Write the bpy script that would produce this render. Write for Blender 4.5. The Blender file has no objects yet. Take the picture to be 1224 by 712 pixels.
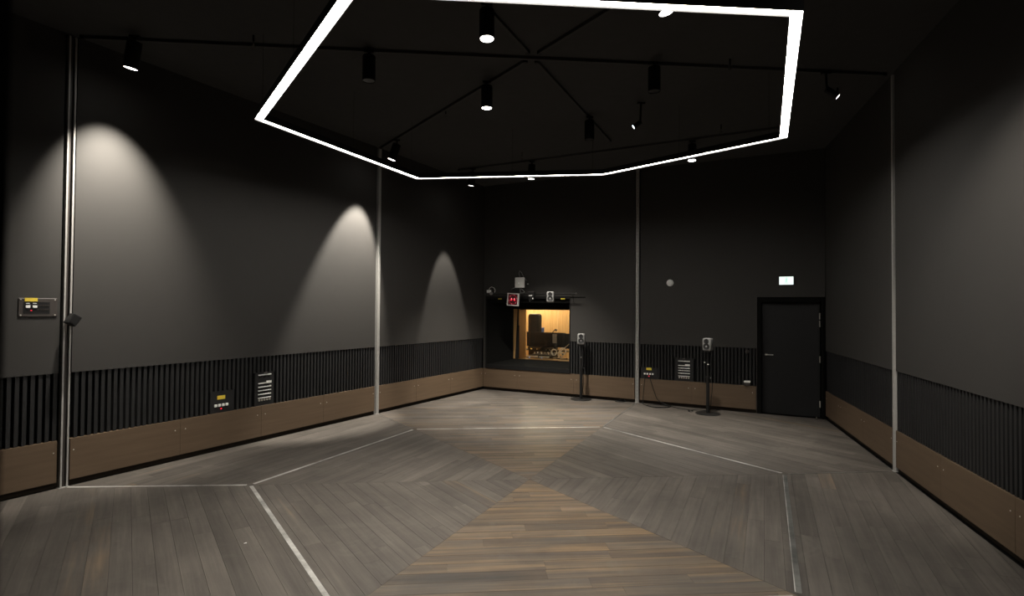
import bpy, bmesh, math, random
from mathutils import Vector, Matrix, Euler

random.seed(7)
SC = bpy.context.scene
COL = SC.collection
PI = math.pi

# ------------------------------------------------------------------ camera
CAM = Vector((-0.7306, -5.8945, 1.8487))
YAW, PITCH, ROLL = 0.0892, 0.0179, 0.0074
fw = Vector((math.sin(YAW) * math.cos(PITCH), math.cos(YAW) * math.cos(PITCH), math.sin(PITCH)))
rt = Vector((math.cos(YAW), -math.sin(YAW), 0))
up = rt.cross(fw)
rt2 = rt * math.cos(ROLL) + up * math.sin(ROLL)
up2 = up * math.cos(ROLL) - rt * math.sin(ROLL)
cd = bpy.data.cameras.new('camera')
co = bpy.data.objects.new('camera', cd)
COL.objects.link(co)
co.matrix_world = Matrix(((rt2.x, up2.x, -fw.x, CAM.x), (rt2.y, up2.y, -fw.y, CAM.y), (rt2.z, up2.z, -fw.z, CAM.z), (0, 0, 0, 1)))
cd.sensor_width = 36.0
cd.sensor_fit = 'HORIZONTAL'
cd.lens = 653.3 / 1224 * 36
cd.clip_start = 0.02
cd.dof.use_dof = True
cd.dof.focus_distance = 8.0
cd.dof.aperture_fstop = 4.5
SC.camera = co

# ------------------------------------------------------------------ world, exposure
w = bpy.data.worlds.new('world')
SC.world = w
w.use_nodes = True
w.node_tree.nodes['Background'].inputs[0].default_value = (0.0, 0.0, 0.0, 1)
w.node_tree.nodes['Background'].inputs[1].default_value = 0.0
SC.view_settings.view_transform = 'Standard'
SC.view_settings.look = 'None'
SC.view_settings.exposure = 0.0
SC.view_settings.gamma = 1.0
SC.view_settings.use_curve_mapping = False
SC.cycles.use_denoising = True
SC.cycles.max_bounces = 10
SC.cycles.diffuse_bounces = 5
SC.cycles.sample_clamp_indirect = 6.0

STRIP_POWER = 43.0          # emission of the hexagonal strip light
WASH = 60.0                 # watts of a wall washing spot
POOL = 36.0                 # watts of a downlight


# ------------------------------------------------------------------ materials
def nodes(name):
    m = bpy.data.materials.new(name)
    m.use_nodes = True
    nt = m.node_tree
    return m, nt, nt.nodes['Principled BSDF']


def mat(name, col, rough=0.6, metal=0.0, spec=0.5, noise=0.0, scale=20.0, bump=0.0):
    m, nt, b = nodes(name)
    b.inputs['Roughness'].default_value = rough
    b.inputs['Metallic'].default_value = metal
    b.inputs['Specular IOR Level'].default_value = spec
    tc = nt.nodes.new('ShaderNodeTexCoord')
    nz = nt.nodes.new('ShaderNodeTexNoise')
    nz.inputs['Scale'].default_value = scale
    nz.inputs['Detail'].default_value = 6
    nt.links.new(tc.outputs['Object'], nz.inputs['Vector'])
    mx = nt.nodes.new('ShaderNodeMix')
    mx.data_type = 'RGBA'
    k = noise if noise else 0.06
    mx.inputs[6].default_value = (*[c * (1 - k) for c in col], 1)
    mx.inputs[7].default_value = (*[min(1, c * (1 + k)) for c in col], 1)
    nt.links.new(nz.outputs['Fac'], mx.inputs[0])
    nt.links.new(mx.outputs[2], b.inputs['Base Color'])
    if bump:
        bp = nt.nodes.new('ShaderNodeBump')
        bp.inputs['Strength'].default_value = bump
        bp.inputs['Distance'].default_value = 0.01
        nt.links.new(nz.outputs['Fac'], bp.inputs['Height'])
        nt.links.new(bp.outputs['Normal'], b.inputs['Normal'])
    return m


def emit(name, col, strength):
    m, nt, b = nodes(name)
    b.inputs['Base Color'].default_value = (*[c * 0.5 for c in col], 1)
    b.inputs['Emission Color'].default_value = (*col, 1)
    b.inputs['Emission Strength'].default_value = strength
    return m


def floor_wood():
    m, nt, b = nodes('worn_oiled_planks')
    N, L = nt.nodes, nt.links
    uv = N.new('ShaderNodeUVMap')
    uv.uv_map = 'grain'
    at = N.new('ShaderNodeAttribute')
    at.attribute_name = 'tone'
    sep = N.new('ShaderNodeSeparateColor')
    L.new(at.outputs['Color'], sep.inputs[0])

    def noise(scale_xy, detail, rough=0.6, dist=0.0):
        mp = N.new('ShaderNodeMapping')
        mp.inputs['Scale'].default_value = (scale_xy[0], scale_xy[1], 1)
        L.new(uv.outputs[0], mp.inputs['Vector'])
        n = N.new('ShaderNodeTexNoise')
        n.inputs['Scale'].default_value = 1.0
        n.inputs['Detail'].default_value = detail
        n.inputs['Roughness'].default_value = rough
        n.inputs['Distortion'].default_value = dist
        L.new(mp.outputs[0], n.inputs['Vector'])
        return n.outputs['Fac']

    def math_(op, a, c, clamp=False):
        n = N.new('ShaderNodeMath')
        n.operation = op
        n.use_clamp = clamp
        for i, v in enumerate((a, c)):
            if isinstance(v, (int, float)):
                n.inputs[i].default_value = v
            else:
                L.new(v, n.inputs[i])
        return n.outputs[0]

    def ramp(fac, stops):
        r = N.new('ShaderNodeValToRGB')
        el = r.color_ramp.elements
        el[0].position, el[0].color = stops[0][0], (*stops[0][1], 1)
        el[1].position, el[1].color = stops[-1][0], (*stops[-1][1], 1)
        for p, c in stops[1:-1]:
            e = el.new(p)
            e.color = (*c, 1)
        L.new(fac, r.inputs[0])
        return r.outputs[0]

    grain = noise((1.6, 34), 7, 0.62, 0.4)
    streak = noise((0.55, 10), 4, 0.55)
    blotch = noise((1.4, 2.6), 5, 0.6, 0.3)
    fac = math_('ADD', math_('MULTIPLY', grain, 0.42), math_('MULTIPLY', streak, 0.58))
    # grey stained face and bare brown wood, mixed by patchy wear and sector warmth
    grey = ramp(fac, [(0.30, (0.060, 0.052, 0.045)), (0.52, (0.098, 0.086, 0.074)), (0.72, (0.138, 0.120, 0.102))])
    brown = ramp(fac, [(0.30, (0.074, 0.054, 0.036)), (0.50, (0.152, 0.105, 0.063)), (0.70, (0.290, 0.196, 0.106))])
    brown_mix = math_('ADD', math_('MULTIPLY', math_('SUBTRACT', math_('ADD', math_('MULTIPLY', streak, 0.55), math_('MULTIPLY', blotch, 0.45)), 0.5), 2.6), sep.outputs[2], True)
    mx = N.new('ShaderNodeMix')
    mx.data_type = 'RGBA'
    L.new(brown_mix, mx.inputs[0])
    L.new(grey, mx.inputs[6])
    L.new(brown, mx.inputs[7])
    # each board its own depth of tone
    tone = math_('ADD', math_('MULTIPLY', sep.outputs[0], 0.34), 0.83)
    mu = N.new('ShaderNodeMix')
    mu.data_type = 'RGBA'
    mu.blend_type = 'MULTIPLY'
    mu.inputs[0].default_value = 1
    L.new(mx.outputs[2], mu.inputs[6])
    cmb = N.new('ShaderNodeCombineColor')
    for i in range(3):
        L.new(tone, cmb.inputs[i])
    L.new(cmb.outputs[0], mu.inputs[7])
    # pale scuffs left by chairs and stands
    geo = N.new('ShaderNodeNewGeometry')
    sc = N.new('ShaderNodeTexNoise')
    sc.inputs['Scale'].default_value = 2.1
    sc.inputs['Detail'].default_value = 9
    sc.inputs['Roughness'].default_value = 0.72
    sc.inputs['Distortion'].default_value = 1.2
    L.new(geo.outputs['Position'], sc.inputs['Vector'])
    scuff = math_('MULTIPLY', math_('SUBTRACT', sc.outputs['Fac'], 0.55, True), 2.6, True)
    m2 = N.new('ShaderNodeMix')
    m2.data_type = 'RGBA'
    L.new(math_('MULTIPLY', scuff, 0.7), m2.inputs[0])
    L.new(mu.outputs[2], m2.inputs[6])
    m2.inputs[7].default_value = (0.165, 0.150, 0.130, 1)
    # large dark stains that run across the boards
    st = N.new('ShaderNodeTexNoise')
    st.inputs['Scale'].default_value = 0.9
    st.inputs['Detail'].default_value = 5
    st.inputs['Roughness'].default_value = 0.62
    st.inputs['Distortion'].default_value = 0.8
    L.new(geo.outputs['Position'], st.inputs['Vector'])
    sv = math_('ADD', math_('MULTIPLY', st.outputs['Fac'], 1.1), 0.45)
    m3 = N.new('ShaderNodeMix')
    m3.data_type = 'RGBA'
    m3.blend_type = 'MULTIPLY'
    m3.inputs[0].default_value = 1
    L.new(m2.outputs[2], m3.inputs[6])
    c3 = N.new('ShaderNodeCombineColor')
    for i in range(3):
        L.new(sv, c3.inputs[i])
    L.new(c3.outputs[0], m3.inputs[7])
    L.new(m3.outputs[2], b.inputs['Base Color'])
    L.new(math_('ADD', math_('MULTIPLY', blotch, 0.3), 0.47), b.inputs['Roughness'])
    b.inputs['Specular IOR Level'].default_value = 0.4
    bp = N.new('ShaderNodeBump')
    bp.inputs['Strength'].default_value = 0.25
    bp.inputs['Distance'].default_value = 0.004
    L.new(grain, bp.inputs['Height'])
    L.new(bp.outputs['Normal'], b.inputs['Normal'])
    return m


def strip_metal(name='scuffed_floor_metal', c0=(0.16, 0.155, 0.145), c1=(0.72, 0.71, 0.68)):
    m, nt, b = nodes(name)
    N, L = nt.nodes, nt.links
    tc = N.new('ShaderNodeTexCoord')
    n = N.new('ShaderNodeTexNoise')
    n.inputs['Scale'].default_value = 1.6
    n.inputs['Detail'].default_value = 8
    n.inputs['Roughness'].default_value = 0.7
    L.new(tc.outputs['Object'], n.inputs['Vector'])
    r = N.new('ShaderNodeValToRGB')
    r.color_ramp.elements[0].position = 0.36
    r.color_ramp.elements[0].color = (*c0, 1)
    r.color_ramp.elements[1].position = 0.62
    r.color_ramp.elements[1].color = (*c1, 1)
    L.new(n.outputs['Fac'], r.inputs[0])
    L.new(r.outputs[0], b.inputs['Base Color'])
    b.inputs['Metallic'].default_value = 0.35
    b.inputs['Roughness'].default_value = 0.38
    return m


def wood(name, c0, c1, axis='Z', rough=0.5):
    m, nt, b = nodes(name)
    N, L = nt.nodes, nt.links
    tc = N.new('ShaderNodeTexCoord')
    mp = N.new('ShaderNodeMapping')
    mp.inputs['Scale'].default_value = {'Z': (22, 22, 1.6), 'X': (1.6, 22, 22)}[axis]
    L.new(tc.outputs['Object'], mp.inputs['Vector'])
    n = N.new('ShaderNodeTexNoise')
    n.inputs['Scale'].default_value = 1
    n.inputs['Detail'].default_value = 6
    L.new(mp.outputs[0], n.inputs['Vector'])
    r = N.new('ShaderNodeValToRGB')
    r.color_ramp.elements[0].position = 0.3
    r.color_ramp.elements[0].color = (*c0, 1)
    r.color_ramp.elements[1].position = 0.7
    r.color_ramp.elements[1].color = (*c1, 1)
    L.new(n.outputs['Fac'], r.inputs[0])
    L.new(r.outputs[0], b.inputs['Base Color'])
    b.inputs['Roughness'].default_value = rough
    return m


def glass_mat():
    m = bpy.data.materials.new('window_glass')
    m.use_nodes = True
    nt = m.node_tree
    nt.nodes.remove(nt.nodes['Principled BSDF'])
    out = nt.nodes['Material Output']
    t = nt.nodes.new('ShaderNodeBsdfTransparent')
    t.inputs[0].default_value = (0.94, 0.96, 0.95, 1)
    g = nt.nodes.new('ShaderNodeBsdfGlossy')
    g.inputs['Roughness'].default_value = 0.02
    f = nt.nodes.new('ShaderNodeFresnel')
    f.inputs[0].default_value = 1.45
    mx = nt.nodes.new('ShaderNodeMixShader')
    nt.links.new(f.outputs[0], mx.inputs[0])
    nt.links.new(t.outputs[0], mx.inputs[1])
    nt.links.new(g.outputs[0], mx.inputs[2])
    nt.links.new(mx.outputs[0], out.inputs[0])
    return m


M = dict(
    paint=mat('dark_grey_wall_paint', (0.044, 0.0415, 0.0385), 0.75, noise=0.05, scale=6, bump=0.05, spec=0.35),
    backing=mat('black_backing', (0.006, 0.006, 0.006), 0.9, spec=0.1),
    slat=mat('black_slat_paint', (0.017, 0.017, 0.0175), 0.6, spec=0.35, noise=0.1),
    ceiling=mat('black_ceiling', (0.066, 0.066, 0.066), 0.9, spec=0.1, noise=0.1, scale=8),
    black=mat('black_paint', (0.008, 0.008, 0.008), 0.6, spec=0.3),
    door=mat('black_door', (0.011, 0.011, 0.0115), 0.55, spec=0.35),
    felt=mat('black_felt', (0.0075, 0.0075, 0.007), 0.95, spec=0.05),
    skirt=wood('brown_fibreboard', (0.112, 0.074, 0.044), (0.136, 0.091, 0.055), 'X', 0.6),
    kick=mat('dark_brown_kickboard', (0.022, 0.016, 0.011), 0.8, spec=0.2),
    track=mat('matt_black_track', (0.062, 0.062, 0.062), 0.8, spec=0.2),
    plank=floor_wood(),
    strip=strip_metal(),
    tarnished=strip_metal('tarnished_floor_metal', (0.055, 0.056, 0.052), (0.24, 0.24, 0.225)),
    steel=mat('galvanised_steel', (0.42, 0.41, 0.39), 0.5, metal=0.12, noise=0.15, scale=30),
    chrome=mat('satin_chrome', (0.72, 0.70, 0.67), 0.25, metal=1.0),
    zinc=mat('zinc_screw', (0.75, 0.72, 0.66), 0.3, metal=0.8),
    plastic=mat('black_plastic', (0.012, 0.012, 0.012), 0.42, spec=0.4),
    rubber=mat('black_cable_rubber', (0.010, 0.010, 0.010), 0.6, spec=0.3),
    grey=mat('grey_cabinet_lacquer', (0.25, 0.25, 0.245), 0.4, spec=0.4),
    dome=mat('dark_driver_cone', (0.016, 0.016, 0.016), 0.55),
    white=mat('white_plastic', (0.86, 0.86, 0.83), 0.45),
    label=mat('white_label_tape', (0.84, 0.83, 0.80), 0.6),
    yellow=mat('yellow_label', (0.80, 0.60, 0.06), 0.55),
    plate=mat('dark_brown_plate', (0.050, 0.042, 0.038), 0.5, noise=0.1),
    oak=wood('warm_wood_panel', (0.50, 0.32, 0.145), (0.62, 0.42, 0.21), 'Z', 0.45),
    lining=wood('wood_reveal', (0.42, 0.235, 0.085), (0.56, 0.335, 0.135), 'Z', 0.45),
    blue=mat('blue_plastic', (0.03, 0.11, 0.42), 0.5),
    carpet=mat('dark_carpet', (0.03, 0.028, 0.026), 0.95, noise=0.3, scale=80),
    cream=mat('pale_ceiling_board', (0.55, 0.48, 0.38), 0.8),
    glass=glass_mat(),
    strip_light=emit('led_strip_diffuser', (1.0, 0.955, 0.885), STRIP_POWER),
    lens=emit('lit_lamp_lens', (1.0, 0.96, 0.90), 14.0),
    cool=emit('cool_lamp_lens', (0.82, 0.93, 1.0), 9.0),
    dark_lens=mat('unlit_lamp_lens', (0.025, 0.025, 0.025), 0.3),
    silver=mat('pale_grey_frame', (0.55, 0.54, 0.52), 0.45),
    red=emit('red_led', (1.0, 0.02, 0.05), 1.0),
    reddim=emit('dim_red_led', (0.9, 0.02, 0.04), 0.22),
    pink=emit('bright_red_digit', (1.0, 0.25, 0.30), 1.0),
    redface=mat('red_tinted_clock_face', (0.055, 0.006, 0.009), 0.3),
    exitpane=emit('lit_sign_pane', (0.90, 1.0, 0.96), 1.05),
    exitgreen=emit('lit_sign_green', (0.50, 0.93, 0.72), 0.85),
    blueled=emit('blue_led', (0.25, 0.4, 1.0), 2.5),
    amber=emit('amber_led', (1.0, 0.55, 0.1), 1.5),
    roomlamp=emit('warm_lamp', (1.0, 0.80, 0.52), 9.0),
)


# ------------------------------------------------------------------ mesh helpers
class MB:
    """Collects shapes and links them as ONE mesh object."""

    def __init__(self):
        self.bm = bmesh.new()

    def box(self, x0, x1, y0, y1, z0, z1, rot=None):
        vs = [Vector((x, y, z)) for x in (x0, x1) for y in (y0, y1) for z in (z0, z1)]
        if rot is not None:
            c = Vector(((x0 + x1) / 2, (y0 + y1) / 2, (z0 + z1) / 2))
            vs = [c + rot @ (v - c) for v in vs]
        v = [self.bm.verts.new(p) for p in vs]
        for f in ((0, 1, 3, 2), (4, 6, 7, 5), (0, 4, 5, 1), (2, 3, 7, 6), (0, 2, 6, 4), (1, 5, 7, 3)):
            self.bm.faces.new([v[i] for i in f])
        return self

    def rbox(self, x0, x1, y0, y1, z0, z1, r, seg=3, rot=None):
        b2 = bmesh.new()
        mm = Matrix.Translation(((x0 + x1) / 2, (y0 + y1) / 2, (z0 + z1) / 2))
        if rot is not None:
            mm = mm @ rot.to_4x4()
        mm = mm @ Matrix.Diagonal((x1 - x0, y1 - y0, z1 - z0, 1))
        bmesh.ops.create_cube(b2, size=1.0)
        bmesh.ops.transform(b2, matrix=Matrix.Diagonal((x1 - x0, y1 - y0, z1 - z0, 1)), verts=b2.verts)
        bmesh.ops.bevel(b2, geom=list(b2.edges), offset=r, segments=seg, affect='EDGES', profile=0.5)
        t = Matrix.Translation(((x0 + x1) / 2, (y0 + y1) / 2, (z0 + z1) / 2))
        if rot is not None:
            t = t @ rot.to_4x4()
        bmesh.ops.transform(b2, matrix=t, verts=b2.verts)
        self._merge(b2)
        return self

    def _merge(self, b2):
        mp = {}
        for v in b2.verts:
            mp[v] = self.bm.verts.new(v.co)
        for f in b2.faces:
            self.bm.faces.new([mp[v] for v in f.verts])
        b2.free()

    def lathe(self, prof, a, b, n=20):
        """prof: list of (radius, t) with t measured along a->b in metres."""
        a, b = Vector(a), Vector(b)
        d = (b - a).normalized()
        q = d.to_track_quat('Z', 'Y')
        rings = []
        for r, t in prof:
            c = a + d * t
            if r < 1e-6:
                rings.append([self.bm.verts.new(c)])
            else:
                rings.append([self.bm.verts.new(c + q @ Vector((r * math.cos(2 * PI * i / n), r * math.sin(2 * PI * i / n), 0))) for i in range(n)])
        for A, B in zip(rings, rings[1:]):
            for i in range(n):
                j = (i + 1) % n
                if len(A) == 1 and len(B) == 1:
                    continue
                if len(A) == 1:
                    self.bm.faces.new((A[0], B[j], B[i]))
                elif len(B) == 1:
                    self.bm.faces.new((A[i], A[j], B[0]))
                else:
                    self.bm.faces.new((A[i], A[j], B[j], B[i]))
        return self

    def cyl(self, a, b, r, n=16):
        h = (Vector(b) - Vector(a)).length
        return self.lathe([(0, 0), (r, 0), (r, h), (0, h)], a, b, n)

    def tube(self, pts, r, n=6, closed=False):
        pts = [Vector(p) for p in pts]
        rings = []
        for i, p in enumerate(pts):
            a = pts[i - 1] if (i or closed) else p
            b = pts[(i + 1) % len(pts)] if (i < len(pts) - 1 or closed) else p
            d = (b - a)
            if d.length < 1e-9:
                d = Vector((0, 0, 1))
            q = d.normalized().to_track_quat('Z', 'Y')
            rings.append([self.bm.verts.new(p + q @ Vector((r * math.cos(2 * PI * k / n), r * math.sin(2 * PI * k / n), 0))) for k in range(n)])
        pairs = list(zip(rings, rings[1:]))
        if closed:
            pairs.append((rings[-1], rings[0]))
        for A, B in pairs:
            # match ring phase so a turning tube does not twist shut
            off = min(range(n), key=lambda s: sum((A[k].co - B[(k + s) % n].co).length for k in range(n)))
            for k in range(n):
                self.bm.faces.new((A[k], A[(k + 1) % n], B[(k + 1 + off) % n], B[(k + off) % n]))
        if not closed:
            self.bm.faces.new(list(reversed(rings[0])))
            self.bm.faces.new(rings[-1])
        return self

    def prism(self, poly, z0, z1, axis='Z'):
        """poly in (x, y) for axis Z, in (x, z) for axis Y."""
        if axis == 'Z':
            lo = [self.bm.verts.new((x, y, z0)) for x, y in poly]
            hi = [self.bm.verts.new((x, y, z1)) for x, y in poly]
        else:
            lo = [self.bm.verts.new((x, z0, y)) for x, y in poly]
            hi = [self.bm.verts.new((x, z1, y)) for x, y in poly]
        n = len(poly)
        self.bm.faces.new(list(reversed(lo)))
        self.bm.faces.new(hi)
        for i in range(n):
            j = (i + 1) % n
            self.bm.faces.new((lo[i], lo[j], hi[j], hi[i]))
        return self

    def hexa(self, lo, hi):
        """a block from four bottom and four top corners."""
        a = [self.bm.verts.new(p) for p in lo]
        b = [self.bm.verts.new(p) for p in hi]
        self.bm.faces.new(a[::-1])
        self.bm.faces.new(b)
        for i in range(4):
            j = (i + 1) % 4
            self.bm.faces.new((a[i], a[j], b[j], b[i]))
        return self

    def mesh(self, name, m, smooth=False):
        bmesh.ops.recalc_face_normals(self.bm, faces=self.bm.faces)
        me = bpy.data.meshes.new(name)
        self.bm.to_mesh(me)
        self.bm.free()
        if m is not None:
            me.materials.append(m)
        if smooth:
            me.polygons.foreach_set('use_smooth', [True] * len(me.polygons))
            me.update()
        return me

    def build(self, name, m, parent=None, smooth=False, loc=None):
        o = bpy.data.objects.new(name, self.mesh(name, m, smooth))
        COL.objects.link(o)
        if smooth:
            try:
                o.data.set_sharp_from_angle(angle=math.radians(40))
            except Exception:
                pass
        if parent is not None:
            o.parent = parent
        if loc is not None:
            o.location = loc
        return o


def tag(o, label=None, cat=None, group=None, kind=None):
    if label:
        o['label'] = label
    if cat:
        o['category'] = cat
    if group:
        o['group'] = group
    if kind:
        o['kind'] = kind
    return o


def thing(name, label, cat, loc=(0, 0, 0), rz=0.0, group=None):
    o = bpy.data.objects.new(name, None)
    o.empty_display_size = 0.1
    COL.objects.link(o)
    o.location = loc
    o.rotation_euler = (0, 0, rz)
    return tag(o, label, cat, group)


def structure(name, mb, m, loc=(0, 0, 0), rz=0.0):
    o = mb.build(name, m)
    o.location = loc
    o.rotation_euler = (0, 0, rz)
    o['kind'] = 'structure'
    return o


def inst(name, me, parent, loc=(0, 0, 0), rot=None, scale=None):
    o = bpy.data.objects.new(name, me)
    COL.objects.link(o)
    o.parent = parent
    o.location = loc
    if rot is not None:
        o.rotation_euler = rot
    if scale is not None:
        o.scale = scale
    return o


# ------------------------------------------------------------------ wall frames: x right, y away from the room, z up
def isect(p, d, q, e):
    den = d.x * e.y - d.y * e.x
    t = ((q.x - p.x) * e.y - (q.y - p.y) * e.x) / den
    return p + d * t


OL, DL = Vector((-6.3394, -2.2504)), Vector((0.56757, 0.82332)).normalized()
OB, DB = Vector((-0.2639, 6.5627)), Vector((0.83918, -0.54386)).normalized()
ORR, DR = Vector((5.4056, 2.8884)), Vector((-0.37749, -0.92601)).normalized()
LEN_B = (ORR - OB).length
LEN_L = (OB - OL).length
nin = Vector((0.54386, 0.83918)).normalized()
ON = CAM.xy + nin * 0.097
CNL = isect(ON, DB, OL, DL)
CNR = isect(ON, DB, ORR, DR)
LEN_R = (CNR - ORR).length
U_L0 = (CNL - OL).dot(DL)
RZ = lambda d: math.atan2(d.y, d.x)
ROOM = [CNL, CNR, ORR, OB]
H = 4.614
Z_SK0, Z_SK1, Z_SL = 0.062, 0.478, 1.155


def W(O, d, u, y, z):
    """world point of wall coordinates (y positive = behind the wall face)."""
    out = Vector((-d.y, d.x))
    p = O + d * u + out * y
    return Vector((p.x, p.y, z))


# ------------------------------------------------------------------ floor: base, planks, inlaid strips
def extend_poly(poly, k):
    c = sum(poly, Vector((0, 0))) / len(poly)
    return [c + (p - c) * k for p in poly]


fb = MB().prism([(p.x, p.y) for p in extend_poly(ROOM, 1.05)], -0.12, -0.012)
FLOOR = structure('floor', fb, M['backing'])


def clip(poly, n, c):
    """keep the side n.p <= c."""
    out = []
    for i, a in enumerate(poly):
        b = poly[(i + 1) % len(poly)]
        da, db = n.dot(a) - c, n.dot(b) - c
        if da <= 0:
            out.append(a)
        if (da < 0 < db) or (db < 0 < da):
            out.append(a + (b - a) * (da / (da - db)))
    return out


def project(p):
    d = Vector((p.x, p.y, 0)) - CAM
    z = d.dot(fw)
    return z, 612 + 653.3 * d.dot(rt2) / max(z, 0.05), 356 - 653.3 * d.dot(up2) / max(z, 0.05)


def seen_area(poly):
    q = [project(p) for p in poly]
    if min(a[0] for a in q) < 0.2:
        return 0.0
    s = [Vector((a[1], a[2])) for a in q]
    for n, c in ((Vector((1, 0)), 1224), (Vector((-1, 0)), 0), (Vector((0, 1)), 712), (Vector((0, -1)), 0)):
        s = clip(s, n, c)
        if len(s) < 3:
            return 0.0
    return abs(sum(s[i].x * s[(i + 1) % len(s)].y - s[(i + 1) % len(s)].x * s[i].y for i in range(len(s)))) / 2


PITCHW = 0.1355
GAP = 0.0009
boards = []
for k in range(6):
    a0, a1 = math.radians(60 * k), math.radians(60 * k + 60)
    nm = Vector((math.cos((a0 + a1) / 2), math.sin((a0 + a1) / 2)))
    tg = Vector((-nm.y, nm.x))
    d0, d1 = Vector((math.cos(a0), math.sin(a0))), Vector((math.cos(a1), math.sin(a1)))
    wedge = list(ROOM)
    wedge = clip(wedge, Vector((d0.y, -d0.x)), -GAP)        # left of d0
    wedge = clip(wedge, Vector((-d1.y, d1.x)), -GAP)        # right of d1
    rmax = max(nm.dot(p) for p in wedge)
    # brown bias per sector: highest in the two sectors along the entrance axis
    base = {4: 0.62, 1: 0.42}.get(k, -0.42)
    r = 0
    while r * PITCHW < rmax:
        lo, hi = r * PITCHW + GAP, (r + 1) * PITCHW - GAP
        row = clip(clip(wedge, -nm, -lo), nm, hi)
        r += 1
        if len(row) < 3:
            continue
        t0, t1 = min(tg.dot(p) for p in row), max(tg.dot(p) for p in row)
        t = t0 - random.uniform(0.0, 0.9)
        while t < t1:
            ln = random.choice((0.7, 1.1, 1.5, 1.9, 2.2))
            bd = clip(clip(row, -tg, -(t + GAP / 2)), tg, t + ln - GAP / 2)
            t += ln
            if len(bd) < 3:
                continue
            cen = sum(bd, Vector((0, 0))) / len(bd)
            far = max(0.0, cen.length - 1.0)
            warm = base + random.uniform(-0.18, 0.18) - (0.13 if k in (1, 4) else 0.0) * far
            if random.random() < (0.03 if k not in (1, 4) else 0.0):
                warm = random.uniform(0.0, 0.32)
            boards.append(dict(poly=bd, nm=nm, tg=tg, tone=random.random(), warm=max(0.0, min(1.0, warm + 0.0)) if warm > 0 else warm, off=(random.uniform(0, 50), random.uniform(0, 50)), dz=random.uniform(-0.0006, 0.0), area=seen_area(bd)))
boards.sort(key=lambda b: -b['area'])


def plank_mesh(name, bl):
    vs, fs, uvs, cols = [], [], [], []
    for b in bl:
        s = len(vs)
        n = len(b['poly'])
        for z in (-0.0118, b['dz']):
            for p in b['poly']:
                vs.append((p.x, p.y, z))
        fl = [tuple(range(s + n, s + 2 * n)), tuple(range(s + n - 1, s - 1, -1))] + [(s + i, s + (i + 1) % n, s + n + (i + 1) % n, s + n + i) for i in range(n)]
        for f in fl:
            fs.append(f)
            for i in f:
                p = Vector(vs[i][:2])
                uvs.append((b['tg'].dot(p) + b['off'][0], b['nm'].dot(p) + b['off'][1]))
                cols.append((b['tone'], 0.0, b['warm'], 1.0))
    me = bpy.data.meshes.new(name)
    me.from_pydata(vs, [], fs)
    ul = me.uv_layers.new(name='grain')
    ul.data.foreach_set('uv', [c for u in uvs for c in u])
    ca = me.color_attributes.new('tone', 'FLOAT_COLOR', 'CORNER')
    ca.data.foreach_set('color', [c for q in cols for c in q])
    me.materials.append(M['plank'])
    bm = bmesh.new()
    bm.from_mesh(me)
    bmesh.ops.recalc_face_normals(bm, faces=bm.faces)
    bm.to_mesh(me)
    bm.free()
    return me


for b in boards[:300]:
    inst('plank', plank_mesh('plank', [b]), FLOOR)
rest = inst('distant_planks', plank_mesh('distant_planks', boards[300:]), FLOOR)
rest['kind'] = 'stuff'

RH = 2.9
hexpt = lambda r, k: Vector((r * math.cos(math.radians(60 * k)), r * math.sin(math.radians(60 * k))))


def strip(a, b, wd, name, z=0.0016, m='strip'):
    d = (b - a)
    n = Vector((-d.y, d.x)).normalized() * wd / 2
    return MB().prism([tuple(a - n), tuple(b - n), tuple(b + n), tuple(a + n)], 0.0, z).build(name, M[m], FLOOR)


for k in range(6):
    a, b = hexpt(RH, k), hexpt(RH, k + 1)
    d = (b - a).normalized()
    strip(a + d * 0.04, b - d * 0.04, 0.036, 'inlay_strip', 0.0016, 'tarnished' if k == 5 else 'strip')
    if k == 5:
        nn = Vector((-d.y, d.x))
        strip(a + d * 0.05 + nn * 0.0215, b - d * 0.05 + nn * 0.0215, 0.006, 'inlay_edge', 0.0018)
POLE_R = {3: 4.735, 2: 4.405, 1: 4.405, 0: 4.233}
POLE_U = {3: (OL, DL, 2.80), 2: (OL, DL, 7.287), 1: (OB, DB, 3.533), 0: (ORR, DR, 3.10)}
for k in range(4):
    O, d, u = POLE_U[k]
    p = (O + d * u)
    q = hexpt(RH, k)
    e = (p - q).normalized()
    strip(q + e * 0.04, p - e * 0.05, {3: 0.034, 2: 0.012, 1: 0.022, 0: 0.018}[k], 'inlay_strip', 0.0017, 'strip' if k == 3 else 'tarnished')

# ------------------------------------------------------------------ ceiling
CE = structure('ceiling', MB().prism([(p.x, p.y) for p in extend_poly(ROOM, 1.05)], H, H + 0.15), M['ceiling'])

# ------------------------------------------------------------------ walls
SLOT = 0.055


def wall(side, O, d, u0, u1, poles, holes):
    """backing with openings, upper painted panels, a row of slats."""
    mb = MB()
    cur = u0
    for (h0, h1, z0, z1) in sorted(holes):
        mb.box(cur, h0, 0.06, 0.22, 0, H)
        if z0 > 0:
            mb.box(h0, h1, 0.06, 0.22, 0, z0)
        mb.box(h0, h1, 0.06, 0.22, z1, H)
        cur = h1
    mb.box(cur, u1, 0.06, 0.22, 0, H)
    wl = structure('wall_' + side, mb, M['backing'], (O.x, O.y, 0), RZ(d))
    return wl


def panels(wl, spans, y0=0.004):
    for (a, b, z0, z1) in spans:
        MB().box(a, b, y0, 0.06, z0, z1).build('wall_panel', M['paint'], wl)


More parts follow.
